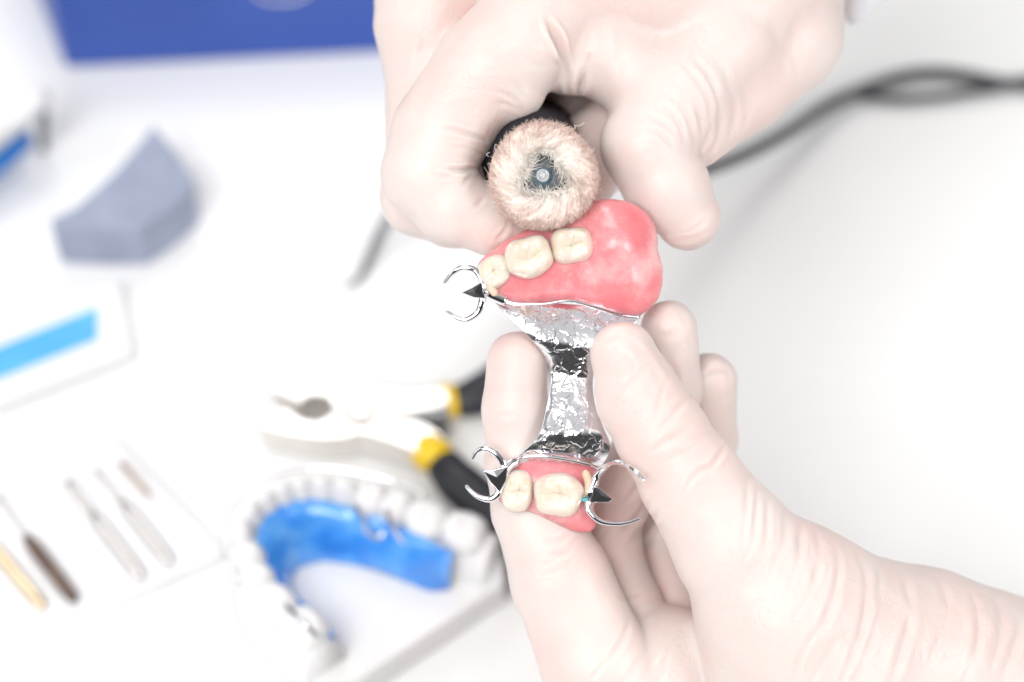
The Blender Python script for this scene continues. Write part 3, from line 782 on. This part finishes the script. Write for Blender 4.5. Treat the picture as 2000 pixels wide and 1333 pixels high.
nz = vnoise(np.stack([np.cos(sw) * 6, np.sin(sw) * 6, r_ * 3], -1), 2) * .03 + vnoise(np.stack([np.cos(sw) * 14, np.sin(sw) * 14, r_ * 5], -1), 5) * .03 + vnoise(np.stack([np.cos(sw) * 30, np.sin(sw) * 30, r_ * 14 + h_ * 14], -1), 6) * .02
P = bp(r_ + nz * .9, th, h_ + nz)
I = np.arange(nu * nt).reshape(nu, nt)
Fq = np.stack([I[:-1], I[1:], np.roll(I, -1, 1)[1:], np.roll(I, -1, 1)[:-1]], -1).reshape(-1, 4)
def dust_of(P):
    d = P - BC; rr = np.linalg.norm(d - (d @ axis_c)[..., None] * axis_c, axis=-1)
    return rr
# fibres
nf = 24000
fu = np.where(rng.random(nf) < .45, rng.uniform(.06, .5, nf), rng.uniform(.4, .97, nf)); fth = rng.uniform(0, 2 * np.pi, nf)
cl = vnoise(np.stack([np.cos(fth) * 7, np.sin(fth) * 7, fu * 3], -1), 12)
r0, h0 = prof(fu, fth)
p0 = bp(r0, fth, h0 - .02)
e1r, e1h = prof(np.clip(fu + .03, 0, 1), fth); tan = bp(e1r, fth, e1h) - bp(r0, fth, h0); tan /= np.linalg.norm(tan, axis=1)[:, None] + 1e-9
circ = bp(r0, fth + .01, h0) - bp(r0, fth, h0); circ /= np.linalg.norm(circ, axis=1)[:, None]
nrm = np.cross(tan, circ); nrm *= np.sign((nrm * (p0 - (BC - axis_c * .15))).sum(1))[:, None]
inner = np.clip(1 - fu / .6, 0, 1)
swirl = -.7 * inner - .15 + cl * 1.4 + rng.normal(0, .7, nf)
ln = np.where(fu < .5, rng.uniform(.08, .30, nf), rng.uniform(.04, .11, nf))
inw = np.where((fu < .2) & (rng.random(nf) < .16), -.6, 1.)
d = tan * (inw * (1.0 * (fu < .62) + .35))[:, None] + circ * swirl[:, None] + nrm * (np.where(fu < .5, .20, .38) + rng.normal(0, .16, nf))[:, None]
d /= np.linalg.norm(d, axis=1)[:, None]
bend = circ * rng.normal(-.15, .35, nf)[:, None] + nrm * rng.normal(-.35, .25, nf)[:, None]
k_ = 5; wd = rng.uniform(.005, .011, nf)
side = np.cross(d, nrm + rng.normal(0, .4, (nf, 3))); side /= np.linalg.norm(side, axis=1)[:, None] + 1e-9
VV = np.zeros((nf, k_, 2, 3))
for i in range(k_):
    t = i / (k_ - 1)
    c = p0 + d * (ln * t)[:, None] + bend * (ln * t * t)[:, None]
    w_ = (wd * (1 - .75 * t))[:, None]
    VV[:, i, 0] = c - side * w_; VV[:, i, 1] = c + side * w_
base = np.arange(nf)[:, None] * (k_ * 2)
FF = np.concatenate([np.stack([base[:, 0] + 2 * i, base[:, 0] + 2 * i + 1, base[:, 0] + 2 * i + 3, base[:, 0] + 2 * i + 2], 1) for i in range(k_ - 1)])
Vall = np.vstack([P.reshape(-1, 3), VV.reshape(-1, 3)])
Fall = np.vstack([Fq, FF + nu * nt])
buff = mesh('cotton_buff', to_world(Vall), Fall, FIBRE, hp)
dd = dust_of(Vall); du = np.clip((dd - .45) / .6, 0, 1) * .55 + np.r_[np.zeros(nu * nt), np.repeat(rng.uniform(-.12, .12, nf), k_ * 2)]
a_ = buff.data.attributes.new('dust', 'FLOAT', 'POINT'); a_.data.foreach_set('value', du.astype(np.float32))
# stray hairs
strs = []
for pts in (((1118, 256), (1124, 250), (1122, 245), (1132, 246), (1141, 240)), ((954, 306), (950, 302), (956, 298)), ((969, 296), (966, 288), (968, 282)), ((1150, 300), (1158, 296), (1160, 290)), ((1165, 372), (1172, 370), (1176, 374))):
    v, f_ = tube(smooth_path([to_world(L(x, y, .1)) for x, y in pts], 6), .005, 5); strs.append((v, f_))
v, f_ = join(strs); mesh('stray_fibre', v, f_, FIBRE, buff)
cw = to_world(BC); aw = to_world(BC + axis_c) - cw
v, f_ = lathe([(.01, -.16), (.22, -.15), (.40, -.17), (.46, -.24), (.46, -.32)], cw, aw, 40); mesh('mandrel_disc', v, f_, MANDREL, hp)
v, f_ = lathe([(.02, -.005), (.05, -.005), (.055, .0), (.06, -.03), (.085, -.03), (.095, .005), (.125, .0), (.14, -.03), (.145, -.16)], cw, aw, 40); mesh('mandrel_screw', v, f_, SCREW, hp)
v, f_ = lathe([(.145, -.12), (.165, -.10), (.175, -.13)], cw, aw, 40); mesh('washer', v, f_, DTEAL, hp)
shank_a = BC - axis_c * .3; nose = L(1034, 314, -.95)
v, f_ = tube([to_world(shank_a), to_world(nose)], .12, 16); mesh('shank', v, f_, STEEL, hp)
hax = to_world(L(1064, 262, -5.)) - to_world(nose)
v, f_ = lathe([(.2, .3), (.5, .28), (.78, .18), (.95, -.05), (1.02, -.4), (1.02, -1.0), (.93, -1.15), (.9, -5.), (.85, -8.5), (.4, -9.3)], to_world(nose), -hax, 48)
v2 = v
mesh('handpiece_body', v2, f_, BLACKP, hp)
cend = to_world(nose) + hax / np.linalg.norm(hax) * 9.3
pth = smooth_path([cend, cend + np.array([.8, .8, -1.6]), at(1290, 372, 2.6), at(1370, 336, 1.9), at(1450, 305, 1.2), at(1540, 258, .7), at(1620, 205, .4), at(1680, 178, .35), at(1760, 150, .3), at(1830, 142, .3), at(1900, 150, .3), at(1965, 163, .3), at(2080, 168, .3), at(2200, 150, .3)], 10)
v, f_ = tube(pth, .175, 14); mesh('cord', v, f_, CORD, hp)
pth = smooth_path([at(1668, 186, .3), at(1700, 188, .25), at(1760, 194, .25), at(1860, 186, .25), at(1950, 170, .3), at(2060, 150, .3), at(2200, 190, .3)], 10)
v, f_ = tube(pth, .13, 14); c2o = mesh('second_cord', v, f_, CORD)
c2o.name = 'cable'; tag(c2o, 'thin black cable lying along the handpiece cord at the right edge', 'cable')

# ------------------------------------------------------------------ blue box
A = at(130, 136, 0)[:2]; B = at(1010, 92, 0)[:2]; ux = (B - A) / np.linalg.norm(B - A); uy = (at(76, 0, 0) - at(130, 136, 0))[:2]; uy /= np.linalg.norm(uy)
V, Fs = prism([A, B, B + uy * 9, A + uy * 9], .02, 3.3)
bx = empty('blue_box', [*(A + B) / 2, 0], 'deep blue plastic box at the top left behind the hand', 'box')
o = mesh('box_body', V, Fs, BLUEBOX, bx, smooth=False); bevel(o, .16, 4)
V, Fs = prism([A + uy * .25 + ux * .2, B + uy * .25 - ux * .2, B + uy * 8.8 - ux * .2, A + uy * 8.8 + ux * .2], 3.305, 3.8)
o = mesh('lid', V, Fs, BLUEBOX, bx, smooth=False); bevel(o, .3, 4)
k0 = A + ux * np.dot(at(552, 0, 2.25)[:2] - A, ux)
ring = [np.array([*(k0 + ux * .75 * math.cos(q) - uy * .05), 2.42 + .42 * math.sin(q) + .25]) for q in np.linspace(0, 2 * math.pi, 40)]
v, f_ = tube(ring, .035, 8, cap=False); mesh('white_oval_mark', v, f_, WHITEP, bx)

# ------------------------------------------------------------------ grey stone block
pts = [(300, 243), (345, 300), (378, 348), (374, 366), (330, 408), (272, 446), (180, 447), (104, 441), (96, 428), (150, 402), (195, 362), (240, 318)]
V, Fs = prism([at(x, y, 1.55)[:2] for x, y in pts], 0.01, 1.55)
o = mesh('grinding_stone', V, Fs, STONE, smooth=False); bevel(o, .09, 3)
tag(o, 'blue grey wedge shaped abrasive stone block lying on the table at the left', 'stone block')

# ------------------------------------------------------------------ blue and white instrument at the left edge
it = empty('plastic_syringe', at(20, 300, 0), 'white and blue plastic instrument with a dark foot, cut off by the left edge', 'instrument')
v, f_ = tube(smooth_path([at(-90, 330, 1.5), at(0, 258, 1.6), at(45, 222, 1.8), at(78, 190, 2.1)], 8), .36, 20); mesh('barrel', v, f_, WHITEP, it)
v, f_ = tube(smooth_path([at(-90, 385, .9), at(-10, 318, .9), at(40, 272, .95)], 8), .36, 16); mesh('grip', v, f_, BLUEP, it)
v, f_ = tube(smooth_path([at(80, 205, 1.9), at(84, 235, 1.4), at(84, 290, .15)], 6), np.linspace(.2, .12, 13), 14); mesh('foot', v, f_, DARKSTEEL, it)

# ------------------------------------------------------------------ white box with a light blue strip
wb = empty('white_carton', at(60, 700, 0), 'flat white carton with a light blue stripe at the left edge', 'carton')
q = [at(-150, 640, .35), at(235, 545, .35), at(262, 690, .35), at(-150, 850, .35)]
V, Fs = prism([p_[:2] for p_ in q], .01, .35); o = mesh('carton_body', V, Fs, WHITEP, wb, smooth=False); bevel(o, .12, 3)
q = [at(-120, 724, .38), at(190, 600, .38), at(190, 662, .38), at(-120, 786, .38)]
V, Fs = prism([p_[:2] for p_ in q], .353, .38); mesh('blue_stripe', V, Fs, SKYBLUE, wb, smooth=False)

# ------------------------------------------------------------------ tray with instruments
tr = empty('instrument_tray', at(200, 1080, 0), 'shallow white plastic tray holding five small burs at the lower left', 'tray')
cor = [at(-160, 1010, .1)[:2], at(215, 855, .1)[:2], at(440, 1085, .1)[:2], at(70, 1245, .1)[:2]]
V, Fs = prism(cor, .01, .12); o = mesh('tray_floor', V, Fs, WHITEP, tr, smooth=False); bevel(o, .04, 2)
lipz = .42
pc = smooth_path([np.array([*c, lipz]) for c in cor], 1, True)
lip = []
for i in range(4):
    a = cor[i]; b = cor[(i + 1) % 4]
    for s in np.linspace(.04, .96, 8): p_ = a + (b - a) * s; lip.append(np.array([*p_, .16]))
v, f_ = tube(np.array(lip + lip[:1]), .09, 12, .8, cap=False); mesh('tray_lip', v, f_, WHITEP, tr)

def bur(shank, head, rs, rh, mh, label, ms=None):
    b = empty('dental_bur', at(*head[-1], .12), label, 'bur', 'burs in the white tray')
    z = .14
    ps = np.array([at(x, y, z + rs) for x, y in shank]); ph = np.array([at(x, y, z + rh) for x, y in head])
    v, f_ = tube(smooth_path(ps, 4), rs, 10); mesh('shank', v, f_, ms or STEEL, b)
    n = 10; pp = ph[0] + (ph[-1] - ph[0]) * np.linspace(0, 1, n)[:, None]
    v, f_ = tube(pp, rh * np.array([.6, .9, 1, 1, 1, 1, 1, .98, .95, .8]), 14); mesh('head', v, f_, mh, b)
bur([(-60, 960), (-20, 1050)], [(-30, 1050), (82, 1182)], .07, .15, GOLD, 'pale gold bur at the left end of the row, cut off by the picture edge')
bur([(-5, 968), (55, 1052)], [(52, 1050), (143, 1168)], .06, .17, BURNT, 'dark blackened bur between the gold one and the thick silver one')
bur([(133, 942), (182, 1008)], [(180, 1005), (274, 1124)], .11, .155, STEEL, 'thick bright silver bur in the middle of the tray', STEEL)
bur([(188, 920), (240, 984)], [(238, 982), (330, 1095)], .07, .145, STEEL, 'bright silver bur with a thin shank, second from the right end')
bur([(236, 905), (290, 966)], [(288, 964), (385, 1075)], .08, .06, BRIGHT, 'thinnest bur with a brownish neck at the right end of the row', BROWNM)

# ------------------------------------------------------------------ probe behind the hand
v, f_ = tube(smooth_path([at(840, 330, 1.3), at(770, 410, .8), at(742, 455, .5), at(716, 515, .25), at(700, 545, .15), at(676, 560, .12)], 8), np.linspace(.2, .05, 41), 12)
o = mesh('dental_probe', v, f_, DARKSTEEL); tag(o, 'thin dark metal probe with a bent tip sticking out below the upper gloved hand', 'probe')

# ------------------------------------------------------------------ pliers
pl = empty('pliers', at(700, 830, 0), 'steel pliers with black and yellow handles lying open behind the denture', 'pliers')
def slab(pts, z0, z1, name, m, bw=.1):
    pp = smooth_path([np.array([*at(x, y, z1)[:2], 0]) for x, y in pts], 4, True)[:, :2]
    V, Fs = prism(list(pp), z0, z1); o = mesh(name, V, Fs, m, pl, smooth=False); bevel(o, bw, 2); return o
o = slab([(530, 762), (560, 772), (585, 786), (600, 776), (625, 772), (645, 782), (650, 795), (690, 815), (740, 822), (775, 812), (870, 792), (868, 758), (800, 762), (740, 752), (690, 738), (600, 736), (535, 744)], .25, 1.15, 'upper_jaw_and_shank', STEEL)
o = slab([(506, 818), (530, 800), (560, 802), (590, 818), (618, 824), (640, 815), (660, 800), (700, 788), (745, 798), (790, 815), (840, 832), (868, 862), (838, 888), (780, 868), (725, 850), (695, 846), (685, 852), (630, 856), (560, 846), (510, 832)], .2, 1.05, 'lower_jaw_and_shank', STEEL)
o = slab([(772, 813), (820, 806), (872, 795), (872, 812), (820, 818), (780, 819)], .2, 1.08, 'dark_reflection_strip', DARKSTEEL, .03)  # dark reflection along the upper shank's side face, built as a dark slab
v, f_ = lathe([(.42, 0), (.42, .03), (.38, .05), (.1, .05)], at(705, 800, 1.14), (0, 0, 1), 32); mesh('rivet', v, f_, STEEL, pl)
def grip(pts, r, m, name, flat=.8):
    pth = smooth_path([at(x, y, z) for x, y, z in pts], 8); n = len(pth)
    rr = np.interp(np.linspace(0, 1, n), [0, .3, .7, 1], r); v, f_ = tube(pth, rr, 22, flat); return mesh(name, v, f_, m, pl)
grip([(862, 786, .75), (872, 785, .75), (884, 783, .75)], [.46, .48, .48, .48], YELLOW, 'yellow_collar')
grip([(896, 783, .75), (925, 776, .75), (965, 752, .8), (1030, 700, .8), (1090, 640, .8)], [.46, .54, .54, .46], RUBBER, 'handle_grip')
grip([(832, 873, .75), (842, 885, .75), (850, 896, .75)], [.48, .5, .5, .5], YELLOW, 'yellow_collar')
grip([(866, 906, .75), (892, 938, .8), (945, 985, .8), (1000, 1040, .8), (1060, 1120, .8)], [.46, .57, .57, .46], RUBBER, 'handle_grip')

# ------------------------------------------------------------------ plaster cast with blue retainer
cast = empty('plaster_cast', at(720, 1180, 0), 'white plaster cast of a lower jaw standing on the table in front of the pliers', 'dental cast')
arch_px = [(628, 1262), (600, 1232), (560, 1200), (520, 1165), (490, 1120), (475, 1070), (490, 1018), (532, 982), (590, 963), (650, 962), (705, 972), (755, 985), (805, 1005), (870, 1030), (935, 1046), (962, 1056)]
arch = smooth_path([at(x, y, 2.2) for x, y in arch_px], 8)
ccen = at(700, 1150, 2.2)
def ring_offset(A, d):
    T = np.gradient(A, axis=0); T[:, 2] = 0; T /= np.linalg.norm(T, axis=1)[:, None]
    N = np.stack([-T[:, 1], T[:, 0], 0 * T[:, 0]], 1)
    s = np.sign(((A - ccen) * N).sum(1).mean()); return A + N * d * s
# ridge: cross-section swept along the arch
prof_r = [(.54, .0), (.54, 1.2), (.44, 1.75), (.25, 2.1), (-.1, 2.15), (-.35, 1.9), (-.55, 1.3), (-.62, .9), (-.62, .0)]
A0 = arch.copy(); A0[:, 2] = .012
rows = [ring_offset(A0, r) + np.array([0, 0, z]) for r, z in prof_r]
G = np.stack(rows, 1); G = G + vnoise(G * 1.3, 3)[..., None] * np.array([.04, .04, .05]) * (G[..., 2:3] > .1)
n, m = G.shape[:2]
I = np.arange(n * m).reshape(n, m)
Fs = [tuple(x) for x in np.stack([I[:-1, :-1], I[1:, :-1], I[1:, 1:], I[:-1, 1:]], -1).reshape(-1, 4)] + [tuple(I[0]), tuple(I[-1][::-1])]
o = mesh('gum_ridge', G.reshape(-1, 3), Fs, PLASTER, cast); 
# slab with tongue floor
outer = ring_offset(A0, .58)[::6]
back_ = [at(985, 1140, 1.)[:2], at(705, 1325, 1.)[:2]]
V, Fs = prism([p_[:2] for p_ in outer] + back_, .006, 1.0)
o = mesh('cast_base', V, Fs, PLASTER, cast, smooth=False); bevel(o, .08, 2)
# teeth
s = np.r_[0, np.cumsum(np.linalg.norm(np.diff(arch, axis=0), axis=1))]; tot = s[-1]
widths = [1.05, 1.05, .72, .72, .68, .56, .5, .5, .5, .56, .68, .72, .72, 1.05, 1.05]; widths = [w_ * tot * .97 / sum(widths) for w_ in widths]
pos = .01 * tot
for i, w_ in enumerate(widths):
    c = pos + w_ / 2; pos += w_
    p_ = np.array([np.interp(c, s, arch[:, j]) for j in range(3)]); q_ = np.array([np.interp(c + .05, s, arch[:, j]) for j in range(3)])
    tx = q_ - p_; tx[2] = 0; tx /= np.linalg.norm(tx); ty = np.array([-tx[1], tx[0], 0])
    front = abs(i - 7) < 4
    dep = .30 if front else .48; hgt = .62 if front else .5
    nr_, ns_ = 14, 22; V = []
    for a in range(nr_ + 1):
        ph = math.pi * a / nr_
        for b in range(ns_):
            q = 2 * math.pi * b / ns_
            e = 2.6
            cx = abs(math.cos(q)) ** (2 / e) * math.copysign(1, math.cos(q)); cy = abs(math.sin(q)) ** (2 / e) * math.copysign(1, math.sin(q))
            rr_ = abs(math.sin(ph)) ** .7
            z = math.cos(ph) * hgt
            if not front and z > 0: z -= .12 * math.exp(-(rr_ / .4) ** 2); z += .05 * math.cos(2 * q + .8) * rr_
            V.append(p_ + tx * cx * rr_ * w_ * .55 + ty * cy * rr_ * dep * (1 - .35 * max(z, 0) / hgt if front else 1) + np.array([0, 0, 2.24 - p_[2] + p_[2] - 2.2 + z - .1 + (0 if True else 0)]))
    V = np.array(V); V[:, 2] = V[:, 2]
    Fs = [(a * ns_ + b, (a + 1) * ns_ + b, (a + 1) * ns_ + (b + 1) % ns_, a * ns_ + (b + 1) % ns_) for a in range(nr_) for b in range(ns_)]
    mesh('plaster_tooth', V, Fs, PLASTER, cast)

ret = empty('blue_retainer', at(700, 1060, 1.5), 'translucent blue acrylic retainer with steel wires seated inside the plaster cast', 'retainer')
outp = [(650, 1240), (620, 1206), (585, 1180), (552, 1150), (520, 1110), (502, 1062), (515, 1012), (552, 985), (600, 972), (655, 982), (700, 996), (755, 1015), (810, 1040), (850, 1062), (885, 1078)]
inp = [(655, 1244), (628, 1216), (600, 1190), (580, 1165), (572, 1142), (572, 1120), (585, 1105), (606, 1097), (635, 1092), (668, 1096), (710, 1104), (755, 1118), (800, 1136), (840, 1150), (878, 1148)]
Ao = smooth_path([at(x, y, 2.25) for x, y in outp], 8); Ai = smooth_path([at(x, y, 1.12) for x, y in inp], 8)
m = 14; tt = np.linspace(0, 1, m)
G = Ao[:, None] * (1 - tt)[None, :, None] + Ai[:, None] * tt[None, :, None]
G[..., 2] += (.28 * np.sin(np.pi * tt))[None] * np.clip(np.linalg.norm(Ao - Ai, axis=1) / 1.5, .1, 1)[:, None] + vnoise(G * 2.2, 6) * .06
T = G.copy(); T[..., 2] -= .2
n = G.shape[0]; I = np.arange(n * m).reshape(n, m); off = n * m
q1 = np.stack([I[:-1, :-1], I[1:, :-1], I[1:, 1:], I[:-1, 1:]], -1).reshape(-1, 4)
bd = list(I[0, :]) + list(I[1:, -1]) + list(I[-1, -2::-1]) + list(I[-2:0:-1, 0])
Qr = np.vstack([q1, q1[:, ::-1] + off, np.array([(bd[i], bd[(i + 1) % len(bd)], bd[(i + 1) % len(bd)] + off, bd[i] + off) for i in range(len(bd))])])
o = mesh('acrylic_plate', np.vstack([G.reshape(-1, 3), T.reshape(-1, 3)]), Qr, RETAINER, ret)
for pts in (((690, 985, 2.75), (706, 1010, 2.5), (718, 1040, 2.1), (742, 1050, 1.95), (752, 1030, 2.1)), ((752, 995, 2.75), (768, 1030, 2.4), (790, 1062, 1.95), (812, 1068, 1.85), (818, 1045, 2.1)), ((545, 1160, 2.4), (560, 1185, 2.55), (590, 1215, 2.7), (620, 1245, 2.5))):
    v, f_ = tube(smooth_path([at(*q) for q in pts], 8), .055, 10); mesh('clasp_wire', v, f_, CHROME, ret)
bow = ring_offset(arch, .42)[28:98]; bow = bow + np.array([0, 0, .35])
v, f_ = tube(bow, .045, 8); mesh('labial_bow', v, f_, CHROME, ret)

# ------------------------------------------------------------------ camera, light, world
cam = bpy.data.cameras.new('Camera'); co = bpy.data.objects.new('Camera', cam); COL.objects.link(co)
co.location = Vector(CAM * S); co.rotation_euler = (math.pi / 2 - TH, 0, 0)
cam.sensor_width = 36; cam.lens = 36 * D / 20.0; cam.clip_start = .01; cam.clip_end = 50
cam.dof.use_dof = True; cam.dof.focus_distance = (D - .05) * S; cam.dof.aperture_fstop = cam.lens / 13.5; cam.dof.aperture_blades = 0
sc.camera = co

def area(name, loc, target, size, power, col=(1, 1, 1), sy=None):
    l = bpy.data.lights.new(name, 'AREA'); l.energy = power; l.color = col; l.size = size * S
    if sy: l.shape = 'RECTANGLE'; l.size_y = sy * S
    o = bpy.data.objects.new(name, l); COL.objects.link(o)
    o.location = Vector(np.array(loc) * S); d = Vector((np.array(target) - np.array(loc)))
    o.rotation_euler = d.to_track_quat('-Z', 'Y').to_euler(); return o
tgt = to_world(L(1000, 700, -6))
area('softbox_key', tgt + np.array([-27, -52, 82]), tgt, 46, 7.7, (1, .995, .99), 60)
area('softbox_fill', tgt + np.array([-70, 5, 50]), tgt, 40, 1.1, (1, 1, 1))
rt = at(1850, 1000, 0)
area('added_side_fill', rt + np.array([45, -35, 45]), rt, 30, 2.5, (1, 1, 1))  # added fill lamp, unseen, brightens the table at the lower right
lt = at(560, 1150, 1)
area('added_cast_fill', lt + np.array([-48, -34, 30]), lt, 30, .5, (1, 1, 1))  # added fill lamp aimed at the plaster cast to lift its left wall
area('softbox_back', tgt + np.array([-12, 65, 72]), tgt, 40, 2.6, (1, .99, .98))
wd_ = bpy.data.worlds.new('World'); sc.world = wd_; wd_.use_nodes = True
nt_ = wd_.node_tree; bg = nt_.nodes['Background']
tc = nt_.nodes.new('ShaderNodeTexCoord'); sx = nt_.nodes.new('ShaderNodeSeparateXYZ'); nt_.links.new(tc.outputs['Generated'], sx.inputs[0])
mr = nt_.nodes.new('ShaderNodeMapRange'); mr.inputs[1].default_value = -1; mr.inputs[2].default_value = 1; nt_.links.new(sx.outputs['Z'], mr.inputs[0])
cr = nt_.nodes.new('ShaderNodeValToRGB'); nt_.links.new(mr.outputs[0], cr.inputs['Fac'])
el = cr.color_ramp.elements
stops = [(.0, .6), (.5, .30), (.56, .10), (.76, .07), (.90, .45), (.96, 1.1), (1., 1.2)]
while len(el) < len(stops): el.new(.5)
for e, (p_, v_) in zip(el, stops): e.position = p_; e.color = (v_, v_, v_ * 1.01, 1)
nt_.links.new(cr.outputs[0], bg.inputs['Color']); bg.inputs['Strength'].default_value = .62
sc.view_settings.view_transform = 'Standard'; sc.view_settings.look = 'None'; sc.view_settings.exposure = 0; sc.view_settings.gamma = 1
sc.render.engine = 'CYCLES'; sc.cycles.max_bounces = 8
